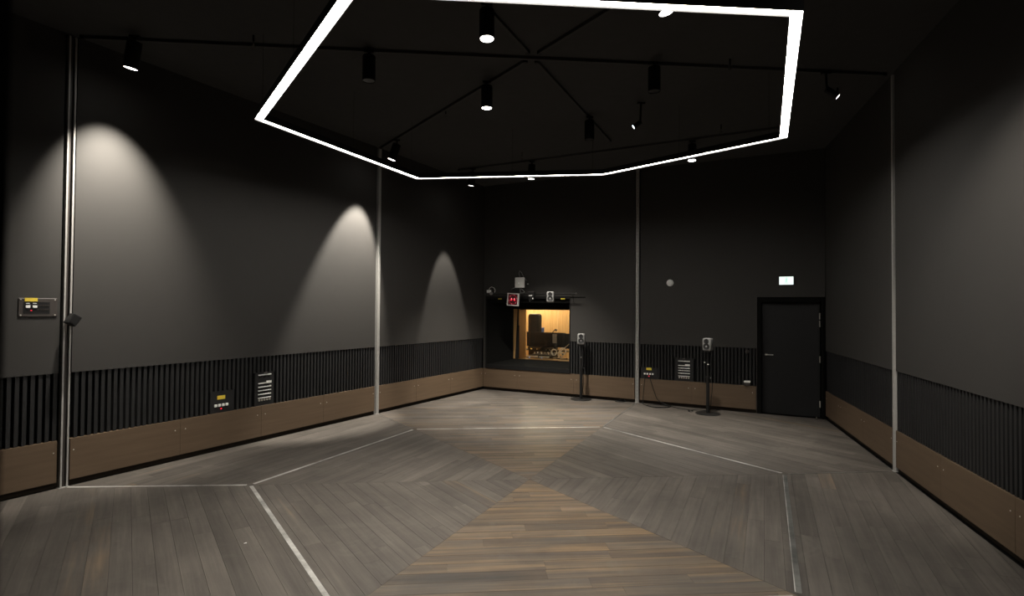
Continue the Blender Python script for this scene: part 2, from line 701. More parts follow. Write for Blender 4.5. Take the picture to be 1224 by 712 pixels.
def slat_row(wl, u0, u1, cuts, skips):
    n = int((u1 - u0) / 0.06)
    for i in range(n):
        u = u0 + (i + 0.5) * (u1 - u0) / n
        if any(abs(u - s) < SLOT for s in skips):
            continue
        z0 = Z_SK1 + 0.004
        for (a, b, zt) in cuts:
            if a - 0.016 < u < b + 0.016:
                z0 = zt
        key = round(z0, 3)
        if key not in SLAT:
            SLAT[key] = MB().box(-0.0165, 0.0165, 0.012, 0.058, z0, Z_SL).mesh('slat', M['slat'])
        inst('slat', SLAT[key], wl, (u, 0, 0))


SLAT = {}
SCREW = MB().lathe([(0, 0), (0.007, 0), (0.0055, 0.003), (0, 0.004)], (0, 0, 0), (0, -1, 0), 8).mesh('screw', M['zinc'])


def skirting(side, O, d, joints, extra=()):
    kick = MB().box(joints[0], joints[-1], 0.035, 0.062, 0.0, 0.10)
    bs = structure('baseboard_' + side, kick, M['kick'], (O.x, O.y, 0), RZ(d))
    for a, b in zip(joints, joints[1:]):
        g = 0.0015
        ga = SLOT if any(abs(a - x) < 0.01 for x in extra) else g
        gb = SLOT if any(abs(b - x) < 0.01 for x in extra) else g
        bo = MB().box(a + ga, b - gb, 0.0, 0.034, Z_SK0, Z_SK1).box(a + ga, b - gb, 0.034, 0.058, Z_SK1 - 0.04, Z_SK1).build('skirting_board', M['skirt'], bs)
        for u in (a + max(0.06, ga + 0.03), b - max(0.06, gb + 0.03)):
            inst('screw', SCREW, bo, (u, 0.0, 0.36))
    return bs


# left wall
wl = wall('left', OL, DL, U_L0 - 0.2, LEN_L + 0.2, [], [])
panels(wl, [(U_L0, 2.80 - SLOT, Z_SL, H), (2.80 + SLOT, 7.287 - SLOT, Z_SL, H), (7.287 + SLOT, LEN_L, Z_SL, H)])
YB_L = (4.335, 4.655, 0.755)
RK_L = (4.955, 5.255, 0.935)
slat_row(wl, U_L0 + 0.02, LEN_L - 0.02, [YB_L, RK_L], [2.80, 7.287])
skirting('left', OL, DL, [U_L0 + 0.01, 1.66, 2.80, 3.96, 5.05, 6.13, 7.287, 8.35, 9.45, LEN_L - 0.005], (2.80, 7.287))

# back wall with control room window niche and door
NI = (0.085, 2.10, 0.575, 2.066)
DO = (5.69, LEN_B - 0.02, 0.0, 2.075)
wb = wall('back', OB, DB, -0.2, LEN_B + 0.2, [], [NI, DO])
panels(wb, [(0.0, NI[0], NI[3], H), (NI[0], NI[1], NI[3], H), (NI[1], 3.533 - SLOT, Z_SL, H), (3.533 + SLOT, DO[0], Z_SL, H), (DO[0], LEN_B, DO[3], H)])
panels(wb, [(0.0, NI[0], Z_SK1, NI[3])])
YB_B = (3.60, 3.93, 0.70)
RK_B = (4.25, 4.60, 0.915)
slat_row(wb, NI[1] + 0.01, DO[0] - 0.02, [YB_B, RK_B], [3.533])
skirting('back', OB, DB, [0.0, 0.87, 2.20, 3.533, 4.57, DO[0] - 0.012], (3.533,))

# right wall
wr = wall('right', ORR, DR, -0.2, LEN_R + 0.2, [], [])
panels(wr, [(0.0, 3.10 - SLOT, Z_SL, H), (3.10 + SLOT, LEN_R, Z_SL, H)])
slat_row(wr, 0.03, LEN_R - 0.02, [], [3.10])
skirting('right', ORR, DR, [0.005, 0.85, 1.97, 3.10, 4.275, 5.48, 6.6, 7.7, 8.8, LEN_R - 0.01], (3.10,))

# near wall with the doorway the photograph is taken from
mb = MB()
cu = (CAM.xy - ON).dot(DB)
o0, o1 = cu - 0.277, cu + 0.75
ul, ur = (CNL - ON).dot(DB), (CNR - ON).dot(DB)
mb.box(ul - 0.2, o0, -0.22, 0.0, 0, H)
mb.box(o1, ur + 0.2, -0.22, 0.0, 0, H)
mb.box(o0, o1, -0.22, 0.0, 2.6, H)
structure('wall_near', mb, M['black'], (ON.x, ON.y, 0), RZ(DB))

# ------------------------------------------------------------------ steel strut channels in the wall joints
pole_labels = {3: 'slotted steel channel up the left wall with a black clamp box on it',
               2: 'slotted steel channel on the left wall nearer the far corner',
               1: 'perforated steel channel between control window and black door',
               0: 'steel channel up the right wall right of the door'}
for k in range(4):
    O, d, u = POLE_U[k]
    p = W(O, d, u, 0.014 if k == 0 else 0.0, 0.0)
    t = thing('strut_channel', pole_labels[k], 'channel', p, RZ(d))
    hw = {3: 0.034, 2: 0.029, 1: 0.029, 0: 0.020}[k]
    zt = H - 0.02
    MB().box(-hw, -hw + 0.003, -0.02, 0.04, 0.004, zt).box(hw - 0.003, hw, -0.02, 0.04, 0.004, zt).build('side_wall', M['steel'], t)
    back = MB()
    lip = hw * {3: 0.44, 2: 0.86, 1: 0.80, 0: 0.86}[k]
    slot = hw - lip
    zz = 0.02
    back.box(-hw + 0.003, hw - 0.003, 0.005, 0.008, 0.004, zt)
    back.build('back_web', M['plate'] if k == 3 else M['steel'], t)
    for s in (-1, 1):
        e0, e1 = sorted((s * slot, s * hw))
        MB().box(e0, e1, -0.023, -0.02, 0.004, zt).box(min(s * slot, s * (slot + 0.003)), max(s * slot, s * (slot + 0.003)), -0.02, -0.006, 0.004, zt).build('lip', M['steel'], t)
    if k in (1, 2):
        ho = MB()
        z = 0.08
        while z < zt - 0.05:
            ho.box(-slot * 0.9, slot * 0.9, 0.0035, 0.0055, z, z + 0.035)
            z += 0.07
        o = ho.build('slot_hole', M['black'], t)
        o['kind'] = 'stuff'
    MB().box(-hw - 0.012, hw + 0.012, -0.028, 0.04, 0.0, 0.004).build('foot_plate', M['steel'], t)

# ------------------------------------------------------------------ control room window in the niche
ni = MB()
zt, zb = NI[3], NI[2]
ND = 0.40
# splayed left cheek, right cheek, soffit with pelmet, sloping sill
ni.hexa([(NI[0], 0.0, zb), (NI[0] + 0.478, ND, zb), (NI[0] + 0.478 - 0.02, ND + 0.03, zb), (NI[0] - 0.02, 0.03, zb)],
        [(NI[0], 0.0, zt), (NI[0] + 0.478, ND, zt), (NI[0] + 0.478 - 0.02, ND + 0.03, zt), (NI[0] - 0.02, 0.03, zt)])
ni.box(NI[1], NI[1] + 0.012, 0.0, 0.3, zb, zt)
ni.hexa([(NI[1], 0.22, zb), (2.45, ND, zb), (2.45, ND + 0.03, zb), (NI[1], 0.25, zb)], [(NI[1], 0.22, zt), (2.45, ND, zt), (2.45, ND + 0.03, zt), (NI[1], 0.25, zt)])
ni.box(NI[0], 2.45, 0.0, ND + 0.03, zt, zt + 0.02)
ni.box(NI[0], NI[1], 0.02, 0.06, 1.955, zt)
ni.hexa([(NI[0], 0.0, zb - 0.02), (NI[1], 0.0, zb - 0.02), (2.45, ND + 0.02, zb + 0.085), (NI[0] + 0.44, ND + 0.02, zb + 0.085)],
        [(NI[0], 0.0, zb), (NI[1], 0.0, zb), (2.45, ND + 0.02, zb + 0.108), (NI[0] + 0.44, ND + 0.02, zb + 0.108)])
WZ0, WZ1, WU0, WU1 = 0.69, 1.822, 0.562, 2.40
ni.box(WU0 - 0.06, WU1 + 0.1, ND, ND + 0.03, WZ1, zt)
ni.box(WU1, WU1 + 0.1, ND, ND + 0.03, WZ0, WZ1)
win = structure('window_1', ni, M['felt'], (OB.x, OB.y, 0), RZ(DB))
# fabric-black outer trim proud of the wall
MB().box(NI[0] - 0.02, NI[1] + 0.015, -0.012, 0.004, NI[3] - 0.02, NI[3] + 0.03).box(NI[1] - 0.002, NI[1] + 0.015, -0.012, 0.004, NI[2], NI[3]).box(NI[0] - 0.02, NI[0] + 0.005, -0.012, 0.004, NI[2], NI[3]).box(NI[0] - 0.02, NI[1] + 0.015, -0.012, 0.004, NI[2] - 0.09, NI[2]).build('window_trim', M['black'], win)
# wood lining in two steps with the tilted outer pane's black frame between them
MB().hexa([(WU0 - 0.02, ND, WZ0), (WU0, ND, WZ0), (WU0 + 0.02, 0.455, WZ0), (WU0, 0.455, WZ0)],
          [(WU0 - 0.02, ND, WZ1), (WU0, ND, WZ1), (WU0 + 0.04, 0.52, WZ1), (WU0 + 0.02, 0.52, WZ1)]).build('outer_jamb_lining', M['lining'], win)
MB().hexa([(WU0 - 0.02, 0.455, WZ0), (0.662, 0.455, WZ0), (0.662, 0.50, WZ0), (WU0 - 0.02, 0.50, WZ0)],
          [(WU0 - 0.02, 0.53, WZ1), (0.658, 0.53, WZ1), (0.658, 0.56, WZ1), (WU0 - 0.02, 0.56, WZ1)]).box(WU0, WU1, 0.515, 0.56, WZ1 - 0.016, WZ1 + 0.03).build('pane_frame', M['black'], win)
MB().box(0.640, 0.665, 0.505, 0.84, WZ0 - 0.02, WZ1 + 0.02).build('inner_jamb_lining', M['lining'], win)
MB().box(0.640, WU1, 0.50, 0.84, WZ0 - 0.03, WZ0 - 0.005).build('sill_lining', M['lining'], win)
MB().box(0.640, WU1, 0.57, 0.84, WZ1 + 0.002, WZ1 + 0.03).build('head_lining', M['lining'], win)
MB().hexa([(0.66, 0.47, WZ0), (WU1, 0.47, WZ0), (WU1, 0.478, WZ0), (0.66, 0.478, WZ0)], [(0.66, 0.545, WZ1), (WU1, 0.545, WZ1), (WU1, 0.553, WZ1), (0.66, 0.553, WZ1)]).build('outer_pane', M['glass'], win)
MB().box(0.68, WU1, 0.79, 0.798, WZ0 - 0.005, WZ1 + 0.002).build('inner_pane', M['glass'], win)
for u, s in ((0.432, -1), (1.948, 1)):
    MB().box(u - 0.045, u + 0.045, 0.0 - 0.0145, -0.0115, 2.034, 2.060).build('yellow_label', M['yellow'], win)

# control room shell beyond the glass
rb = MB()
rb.box(-2.2, 3.4, 3.62, 3.75, 0, 2.7)
rb.box(-2.3, -2.2, 0.45, 3.75, 0, 2.7)
rb.box(3.4, 3.5, 0.45, 3.75, 0, 2.7)
rb.box(-2.3, 0.64, 0.845, 0.90, 0, 2.7)
rb.box(2.38, 3.5, 0.845, 0.90, 0, 2.7)
rb.box(0.64, 2.38, 0.845, 0.90, 0, WZ0 - 0.02)
rb.box(0.64, 2.38, 0.845, 0.90, WZ1 + 0.02, 2.7)
cr = structure('wall_control_room', rb, M['lining'], (OB.x, OB.y, 0), RZ(DB))
u = -2.19
for wd in [0.42, 0.3, 0.36, 0.2, 0.28, 0.24, 0.26, 0.22, 0.25, 0.12, 0.12, 0.12, 0.12, 0.12, 0.12, 0.12, 0.3, 0.3, 0.4, 0.4, 0.4]:
    MB().box(u, u + wd - 0.005, 3.575 + random.uniform(-0.004, 0.004), 3.62, 0.0, 2.69).build('wood_panel', M['oak'], cr)
    u += wd
structure('floor_control_room', MB().box(-2.3, 3.5, 0.60, 3.75, -0.05, -0.0), M['carpet'], (OB.x, OB.y, 0), RZ(DB))
structure('ceiling_control_room', MB().box(-2.3, 3.5, 0.45, 3.75, 2.7, 2.75), M['cream'], (OB.x, OB.y, 0), RZ(DB))


def bthing(name, label, cat, u, y, z, rz=0.0, group=None):
    return thing(name, label, cat, W(OB, DB, u, y, z), RZ(DB) + rz, group)


def lthing(name, label, cat, u, y, z, rz=0.0, group=None):
    return thing(name, label, cat, W(OL, DL, u, y, z), RZ(DL) + rz, group)


def add_light(kind, name, parent, loc, power, col, **kw):
    ld = bpy.data.lights.new(name, kind)
    ld.energy = power
    ld.color = col
    for a, b in kw.items():
        setattr(ld, a, b)
    o = bpy.data.objects.new(name, ld)
    COL.objects.link(o)
    o.parent = parent
    o.location = loc
    return o


# warm ceiling lamps of the control room, over the panelled wall
for u, pw in ((-0.35, 210), (1.0, 45)):
    t = bthing('ceiling_lamp', 'warm round ceiling lamp lighting the control room panelling, %s' % ('towards the left' if u < 0 else 'towards the right'), 'lamp', u, 3.0, 2.7)
    MB().lathe([(0, 0), (0.11, 0), (0.11, 0.06), (0.09, 0.06)], (0, 0, 0), (0, 0, -1), 20).build('lamp_body', M['white'], t, True)
    MB().lathe([(0, 0.055), (0.09, 0.055), (0, 0.065)], (0, 0, 0), (0, 0, -1), 20).build('lamp_lens', M['roomlamp'], t)
    add_light('POINT', 'lamp_glow', t, (0, 0, -0.16), pw, (1.0, 0.78, 0.50), shadow_soft_size=0.08)

t = bthing('ceiling_lamp', 'unseen round lamp added over the control desk to light the gear', 'lamp', 1.4, 1.15, 2.7)  # added lamp out of view, brightens the desk gear from the front
MB().lathe([(0, 0), (0.11, 0), (0.11, 0.06), (0.09, 0.06)], (0, 0, 0), (0, 0, -1), 20).build('lamp_body', M['white'], t, True)
MB().lathe([(0, 0.055), (0.09, 0.055), (0, 0.065)], (0, 0, 0), (0, 0, -1), 20).build('lamp_lens', M['roomlamp'], t)
add_light('POINT', 'lamp_glow', t, (0, 0, -0.16), 28, (1.0, 0.90, 0.76), shadow_soft_size=0.08)

# desk, screens and outboard seen through the glass
t = bthing('control_desk', 'dark control room desk behind the window carrying the audio gear', 'desk', 1.1, 1.35, 0)
MB().box(-0.95, 0.95, -0.34, 0.40, 0.60, 0.63).build('desk_top', M['plastic'], t)
MB().box(-0.95, 0.95, 0.06, 0.40, 0.805, 0.825).build('gear_shelf', M['plastic'], t)
for s in (-0.93, 0.93):
    MB().box(s - 0.02, s + 0.02, -0.30, 0.38, 0.0, 0.60).box(s - 0.02, s + 0.02, 0.08, 0.38, 0.63, 0.805).build('desk_side', M['plastic'], t)
MB().box(-0.91, 0.91, 0.36, 0.38, 0.1, 0.60).build('modesty_panel', M['plastic'], t)


def rack_unit(label, u, y, z, wd, hh, face, led=None):
    t = bthing('rack_unit', label, 'audio device', u, y, z, 0, 'outboard gear on the control desk')
    MB().box(-wd / 2, wd / 2, 0.0, 0.22, 0.0, hh).build('case', M['plastic'], t)
    MB().box(-wd / 2, wd / 2, -0.006, 0.0, hh * 0.55, hh * 0.95).build('faceplate', face, t)
    for i in range(5):
        x = -wd * 0.38 + i * wd * 0.19
        MB().cyl((x, -0.001, hh * 0.28), (x, -0.016, hh * 0.28), 0.010, 10).build('knob', M['zinc'] if i % 2 else M['plastic'], t)
    if led:
        MB().box(-wd * 0.28, -wd * 0.20, -0.009, -0.006, hh * 0.2, hh * 0.5).build('indicator_light', led, t)
    return t


rack_unit('silver fronted audio unit with a blue light, low left behind the glass', 0.72, 1.08, 0.632, 0.30, 0.085, M['label'], M['blueled'])
rack_unit('second silver fronted unit with a blue light, right of the first', 1.03, 1.08, 0.632, 0.26, 0.080, M['label'], M['blueled'])
rack_unit('dark audio unit with amber lights on the desk shelf at left', 0.62, 1.412, 0.826, 0.36, 0.07, M['plate'], M['amber'])
rack_unit('narrow pale fronted unit on the desk shelf below the wide monitor', 0.98, 1.412, 0.826, 0.24, 0.05, M['plate'])
t = bthing('mixing_console', 'sloping mixing console with pale fader caps on the desk', 'mixer', 1.02, 1.18, 0.716)
MB().hexa([(-0.36, 0.0, 0.0), (0.22, 0.0, 0.0), (0.22, 0.22, 0.0), (-0.36, 0.22, 0.0)], [(-0.36, 0.0, 0.02), (0.22, 0.0, 0.02), (0.22, 0.22, 0.07), (-0.36, 0.22, 0.07)]).build('console_body', M['plate'], t)
for i in range(9):
    x = -0.32 + i * 0.062
    MB().box(x - 0.01, x + 0.01, 0.05 + 0.05 * (i % 3), 0.075 + 0.05 * (i % 3), 0.025, 0.075).build('fader_cap', M['white'] if i % 2 else M['zinc'], t)

t = bthing('computer_monitor', 'wide black computer monitor back seen through the window', 'monitor', 0.80, 1.72, 0.826, 0.0)
MB().hexa([(-0.55, 0.0, 0.06), (0.55, 0.0, 0.06), (0.55, 0.03, 0.06), (-0.55, 0.03, 0.06)], [(-0.55, 0.0, 0.42), (0.49, 0.0, 0.42), (0.49, 0.03, 0.42), (-0.55, 0.03, 0.42)]).build('screen_shell', M['black'], t)
MB().rbox(-0.3, 0.3, -0.03, 0.001, 0.14, 0.34, 0.012).build('rear_bulge', M['black'], t)
MB().box(-0.03, 0.03, -0.05, -0.03, 0.0, 0.22).build('stand_neck', M['plastic'], t)
MB().box(-0.14, 0.14, -0.07, 0.03, 0.0, 0.012).build('stand_foot', M['plastic'], t)
t = bthing('tablet', 'small grey tablet propped against the wide black monitor', 'tablet', 1.155, 1.40, 0.826)
MB().rbox(-0.055, 0.055, 0.0, 0.012, 0.18, 0.40, 0.005, 2).build('tablet_body', M['grey'], t)
MB().box(-0.03, 0.03, 0.012, 0.06, 0.0, 0.30).build('prop_stand', M['plastic'], t)
t = bthing('computer_monitor', 'black computer monitor at the right edge of the window view', 'monitor', 1.62, 1.45, 0.826, 0.35)
MB().rbox(-0.26, 0.26, 0.0, 0.03, 0.06, 0.42, 0.01, 2).build('screen_shell', M['black'], t)
MB().box(-0.03, 0.03, -0.05, 0.0, 0.0, 0.22).build('stand_neck', M['plastic'], t)
MB().box(-0.12, 0.12, -0.12, 0.06, 0.0, 0.012).build('stand_foot', M['plastic'], t)
t = bthing('studio_speaker', 'tall black round-edged studio loudspeaker left behind the glass', 'speaker', 0.39, 1.78, 0.0)
MB().rbox(-0.15, 0.15, 0.0, 0.26, 1.16, 1.70, 0.06, 4).build('cabinet', M['black'], t, True)
MB().cyl((0, 0.13, 0.02), (0, 0.13, 1.16), 0.03, 12).build('stand_post', M['plastic'], t)
MB().cyl((0, 0.13, 0.0), (0, 0.13, 0.02), 0.17, 20).build('stand_base', M['plastic'], t)
MB().lathe([(0.085, 0), (0.075, 0.006), (0.03, 0.012), (0, 0.004)], (0, 0.26, 1.32), (0, 1, 1.32), 18).build('woofer', M['dome'], t)
t = bthing('side_cabinet', 'black cabinet behind the desk under the blue box', 'cabinet', 0.30, 2.62, 0.0)
MB().box(-0.34, 0.34, -0.2, 0.2, 0.04, 1.17).build('cabinet_body', M['plastic'], t)
MB().box(-0.36, 0.36, -0.22, 0.22, 1.17, 1.19).build('cabinet_top', M['plastic'], t)
MB().box(-0.32, 0.32, -0.18, 0.18, 0.0, 0.04).build('plinth', M['plastic'], t)
for s in (-0.17, 0.17):
    MB().box(s - 0.16, s + 0.16, -0.212, -0.2, 0.08, 1.13).build('cabinet_door', M['plastic'], t)
t = bthing('storage_box', 'small blue box right of the tall black loudspeaker', 'box', 0.235, 2.55, 1.19)
MB().rbox(-0.09, 0.09, -0.08, 0.08, 0.0, 0.125, 0.008, 2).build('box_body', M['blue'], t)
MB().rbox(-0.095, 0.095, -0.085, 0.085, 0.12, 0.14, 0.006, 2).build('box_lid', M['blue'], t)
t = bthing('desk_lamp', 'thin dark lamp arm leaning up behind the wide monitor', 'lamp', 0.74, 2.10, 0.0)
MB().cyl((0, 0, 0.0), (0, 0, 0.02), 0.12, 16).build('lamp_base', M['plastic'], t)
MB().cyl((0, 0, 0.02), (0.0, 0.0, 1.17), 0.012, 8).build('lamp_post', M['plastic'], t)
MB().tube([(0.0, 0, 1.16), (0.13, 0.0, 1.31)], 0.011).build('lamp_arm', M['plate'], t)
MB().lathe([(0.0, 0), (0.018, 0), (0.032, 0.05), (0.028, 0.05)], (0.125, 0, 1.305), (0.20, 0, 1.26), 12).build('lamp_head', M['plate'], t)
# bundle of white headphone leads hung at the right of the desk
for i, (x, z, r_) in enumerate(((1.27, 0.815, 0.075), (1.46, 0.84, 0.085), (1.37, 0.76, 0.07))):
    t = bthing('cable_coil', ('left', 'right', 'lowest')[i] + ' of the white coiled leads on the control desk', 'cable', x, 1.10 + 0.075 * i, z - r_, 0, 'white leads on the control desk')
    c = MB()
    for q in range(3):
        rr = r_ * (1 - 0.14 * q)
        c.tube([(rr * math.cos(a * PI / 12), 0.012 * q + 0.01 * math.sin(a), r_ + rr * math.sin(a * PI / 12)) for a in range(24)], 0.006, 6, True)
    c.build('coiled_lead', M['label'], t)
    MB().box(-0.012, 0.012, -0.01, 0.045, r_ * 0.02, r_ * 0.35).build('cable_tie', M['plastic'], t)
t = bthing('microphone_arm', 'pale microphone boom arm rising to the right behind the glass', 'microphone stand', 1.30, 1.30, 0.632)
MB().cyl((0, 0, 0), (0, 0, 0.02), 0.05, 14).build('clamp_foot', M['zinc'], t)
MB().tube([(0, 0, 0.02), (0.02, 0, 0.17), (0.30, 0.02, 0.40)], 0.010).build('boom', M['zinc'], t)
MB().lathe([(0, 0), (0.02, 0.0), (0.022, 0.09), (0, 0.1)], (0.29, 0.02, 0.39), (0.38, 0.02, 0.36), 12).build('microphone', M['zinc'], t, True)
for i in range(4):
    x = 1.30 + 0.09 * i
    t = bthing('signal_box', ('dark box with pale top, leftmost of four right of the console', 'dark box with pale top, second of four right of the console', 'dark box with pale top, third of four right of the console', 'dark box with pale top, rightmost of four right of the console')[i], 'audio device', x, 1.05, 0.631, 0.0, 'small boxes right of the console')
    MB().rbox(-0.036, 0.036, 0, 0.06, 0.0, 0.045 + 0.012 * (i % 2), 0.004, 1).build('box_body', M['plastic'], t)
    MB().box(-0.03, 0.03, 0.005, 0.055, 0.045 + 0.012 * (i % 2), 0.050 + 0.012 * (i % 2)).build('top_panel', M['zinc'], t)

# ------------------------------------------------------------------ black door
dr = MB()
dx0, dx1, dz1 = DO[0], DO[1], DO[3]
dr.box(dx0, dx0 + 0.075, -0.012, 0.14, 0, dz1).box(dx1 - 0.042, dx1, -0.012, 0.14, 0, dz1).box(dx0 + 0.075, dx1 - 0.06, -0.012, 0.14, 1.978, dz1)
dr.box(dx0, dx1, 0.16, 0.22, 0, dz1)
door = structure('door_1', dr, M['felt'], (OB.x, OB.y, 0), RZ(DB))
MB().box(dx0 + 0.08, dx1 - 0.062, 0.085, 0.13, 0.008, 1.97).build('door_leaf', M['door'], door)
MB().box(dx0 - 0.006, dx0 + 0.002, -0.016, 0.0, 0, dz1 + 0.008).box(dx0 - 0.006, dx1, -0.016, 0.0, dz1, dz1 + 0.008).build('door_trim', M['plate'], door)
hd = MB().cyl((5.835, 0.085, 1.048), (5.835, 0.035, 1.048), 0.011, 10).rbox(5.825, 5.955, 0.026, 0.042, 1.038, 1.058, 0.005, 2)
hd.build('door_handle', M['steel'], door)
MB().cyl((5.835, 0.086, 1.048), (5.835, 0.078, 1.048), 0.026, 16).build('handle_rose', M['chrome'], door)
for z in (1.742, 1.612, 1.0, 0.235):
    MB().cyl((6.676, 0.068, z - 0.055), (6.676, 0.068, z + 0.055), 0.011, 10).build('hinge', M['zinc'], door)
t = bthing('door_stop', 'small steel door stop on the floor at the door corner', 'door stop', 6.62, -0.11, 0.0)
MB().lathe([(0, 0), (0.018, 0), (0.018, 0.03), (0.012, 0.034), (0.012, 0.05), (0, 0.055)], (0, 0, 0), (0, 0, 1), 14).build('stop_post', M['chrome'], t, True)

# ------------------------------------------------------------------ exit sign, round wall sensor, small wall fittings
t = bthing('exit_sign', 'lit white and green exit sign above the black door', 'sign', 6.164, 0.004, 2.288)
MB().rbox(-0.118, 0.118, -0.045, 0.0, -0.006, 0.146, 0.004, 1).build('sign_box', M['black'], t)
MB().box(-0.111, 0.111, -0.049, -0.045, 0.0, 0.14).build('sign_pane', M['exitpane'], t)
fg = MB()
Y0, Y1 = -0.0505, -0.049
fg.lathe([(0, 0), (0.011, 0), (0.011, 0.0015), (0, 0.0015)], (0.004, -0.049, 0.115), (0.004, -0.0505, 0.115), 12)
fg.prism([(-0.012, 0.058), (0.006, 0.055), (0.016, 0.098), (-0.002, 0.103)], Y0, Y1, 'Y')
fg.prism([(-0.010, 0.062), (0.004, 0.058), (0.024, 0.036), (0.020, 0.016), (0.012, 0.018), (0.014, 0.034), (-0.006, 0.050)], Y0, Y1, 'Y')
fg.prism([(-0.012, 0.060), (-0.002, 0.056), (-0.012, 0.034), (-0.036, 0.026), (-0.037, 0.034), (-0.020, 0.042)], Y0, Y1, 'Y')
fg.prism([(0.010, 0.100), (0.016, 0.092), (0.034, 0.080), (0.036, 0.086), (0.022, 0.097)], Y0, Y1, 'Y')
fg.prism([(-0.004, 0.102), (-0.002, 0.092), (-0.020, 0.080), (-0.028, 0.088), (-0.022, 0.092)], Y0, Y1, 'Y')
fg.build('running_figure', M['exitgreen'], t)
t = bthing('wall_sensor', 'round white sensor alone on the dark wall left of the exit sign', 'sensor', 4.166, 0.004, 2.349)
MB().lathe([(0, 0), (0.066, 0), (0.066, 0.018), (0.05, 0.034), (0, 0.038)], (0, 0, 0), (0, -1, 0), 28).build('sensor_body', M['white'], t, True)
MB().lathe([(0, 0.036), (0.016, 0.0362), (0.014, 0.042), (0, 0.043)], (0, 0, 0), (0, -1, 0), 16).build('sensor_eye', M['label'], t, True)
t = bthing('round_fitting', 'small round grey fitting on the slats left of the door', 'fitting', 5.53, 0.012, 1.09)
MB().lathe([(0, 0), (0.034, 0), (0.034, 0.02), (0.024, 0.03), (0, 0.03)], (0, 0, 0), (0, -1, 0), 18).build('fitting_body', M['plate'], t, True)
MB().lathe([(0, 0.03), (0.014, 0.03), (0.012, 0.04), (0, 0.041)], (0, 0, 0), (0, -1, 0), 12).build('fitting_knob', M['plate'], t, True)
t = bthing('socket_box', 'small dark box with white top edge low beside the door', 'socket', 5.53, 0.012, 0.482)
MB().rbox(-0.05, 0.05, -0.045, 0.0, 0.0, 0.055, 0.006, 2).build('socket_body', M['plate'], t)
MB().rbox(-0.054, 0.054, -0.05, 0.0, 0.055, 0.085, 0.005, 2).build('socket_lid', M['label'], t)


# ------------------------------------------------------------------ connector panels
def rack_panel(maker, label, u0, u1, strips, zt, wd):
    t = maker('patch_panel', label, 'patch panel', (u0 + u1) / 2, 0.0, 0.0)
    hw = (u1 - u0) / 2
    MB().box(-hw, hw, 0.018, 0.05, Z_SK1 + 0.003, zt).build('backplate', M['slat'], t)
    MB().rbox(-0.03, 0.03, -0.006, 0.018, zt - 0.018, zt - 0.004, 0.003, 1).build('name_tab', M['plate'], t)
    for i, z in enumerate(strips):
        MB().box(-wd / 2, wd / 2, 0.010, 0.018, z - 0.007, z + 0.007).build('label_strip', M['label'], t)
        n = (3, 4, 5, 5, 6, 5)[i]
        for q in range(n):
            x = -wd / 2 + (q + 0.5) * wd / n
            zc = z - 0.030
            MB().lathe([(0.015, 0.0), (0.015, 0.008), (0.010, 0.008), (0.010, 0.002), (0, 0.002)], (x, 0.018, zc), (x, 0.0, zc), 10).build('connector_socket', M['plastic'] if i != 5 else M['zinc'], t)
    MB().box(0.02, wd / 2, 0.004, 0.010, strips[1] - 0.004, strips[1] + 0.028).build('paper_note', M['label'], t)
    MB().box(wd * 0.3, wd * 0.48, 0.004, 0.010, strips[2] - 0.006, strips[2] + 0.012).build('paper_note', M['label'], t)
    return t


rack_panel(lthing, 'connector panel with six white label strips in the left wall slats', RK_L[0], RK_L[1], (0.90, 0.785, 0.735, 0.685, 0.635, 0.585), RK_L[2], 0.20)
rack_panel(bthing, 'connector panel with six white label strips between channel and door', RK_B[0], RK_B[1], (0.860, 0.776, 0.727, 0.682, 0.630, 0.576), RK_B[2], 0.215)


def floor_box(maker, label, u0, u1, zt, xl, pts, zs):
    t = maker('connector_box', label, 'connector box', (u0 + u1) / 2, 0.0, 0.0)
    hw = (u1 - u0) / 2
    MB().box(-hw, hw, 0.016, 0.05, Z_SK1 + 0.003, zt).build('backplate', M['slat'], t)
    MB().box(xl - 0.052, xl + 0.052, 0.012, 0.016, zs + 0.075, zs + 0.122).build('yellow_label', M['yellow'], t)
    for x in pts:
        MB().rbox(x - 0.016, x + 0.016, -0.004, 0.016, zs - 0.016, zs + 0.016, 0.003, 1).build('network_socket', M['white'], t)
    MB().box(xl - 0.008, xl + 0.010, 0.011, 0.016, zs - 0.052, zs - 0.038).build('power_light', M['red'], t)
    return t


floor_box(lthing, 'black socket box with yellow label in the left wall slats', YB_L[0], YB_L[1], YB_L[2], -0.018, (-0.095, -0.045, 0.005, 0.055), 0.575)
floor_box(bthing, 'black socket box with yellow label beside the right-hand back channel', YB_B[0], YB_B[1], YB_B[2], -0.005, (-0.085, -0.035, 0.020, 0.070), 0.578)

t = lthing('wall_plate', 'brown wall plate with yellow label and two white sockets far left', 'socket plate', 2.566, 0.004, 1.818)
MB().rbox(-0.153, 0.153, -0.008, 0.0, -0.090, 0.090, 0.003, 1).build('plate', M['plate'], t)
MB().box(-0.118, 0.092, -0.0095, -0.008, -0.062, 0.052).build('recess_panel', M['plastic'], t)
MB().box(-0.108, -0.008, -0.0125, -0.008, 0.058, 0.092).build('yellow_label', M['yellow'], t)
for x in (-0.082, -0.028):
    MB().rbox(x - 0.018, x + 0.018, -0.017, -0.0095, -0.006, 0.018, 0.003, 1).build('network_socket', M['white'], t)
    MB().box(x - 0.016, x + 0.014, -0.0115, -0.0095, 0.036, 0.042).build('socket_tag', M['label'], t)
MB().box(-0.060, -0.050, -0.0125, -0.0095, -0.034, -0.026).build('power_light', M['red'], t)
for i in range(5):
    x = 0.0 + i * 0.019
    for z in (0.02, -0.02):
        MB().lathe([(0.008, 0), (0.008, 0.003), (0.005, 0.003), (0.005, 0), (0, 0)], (x, -0.0095, z), (x, -0.02, z), 10).build('connector_socket', M['plate'], t)
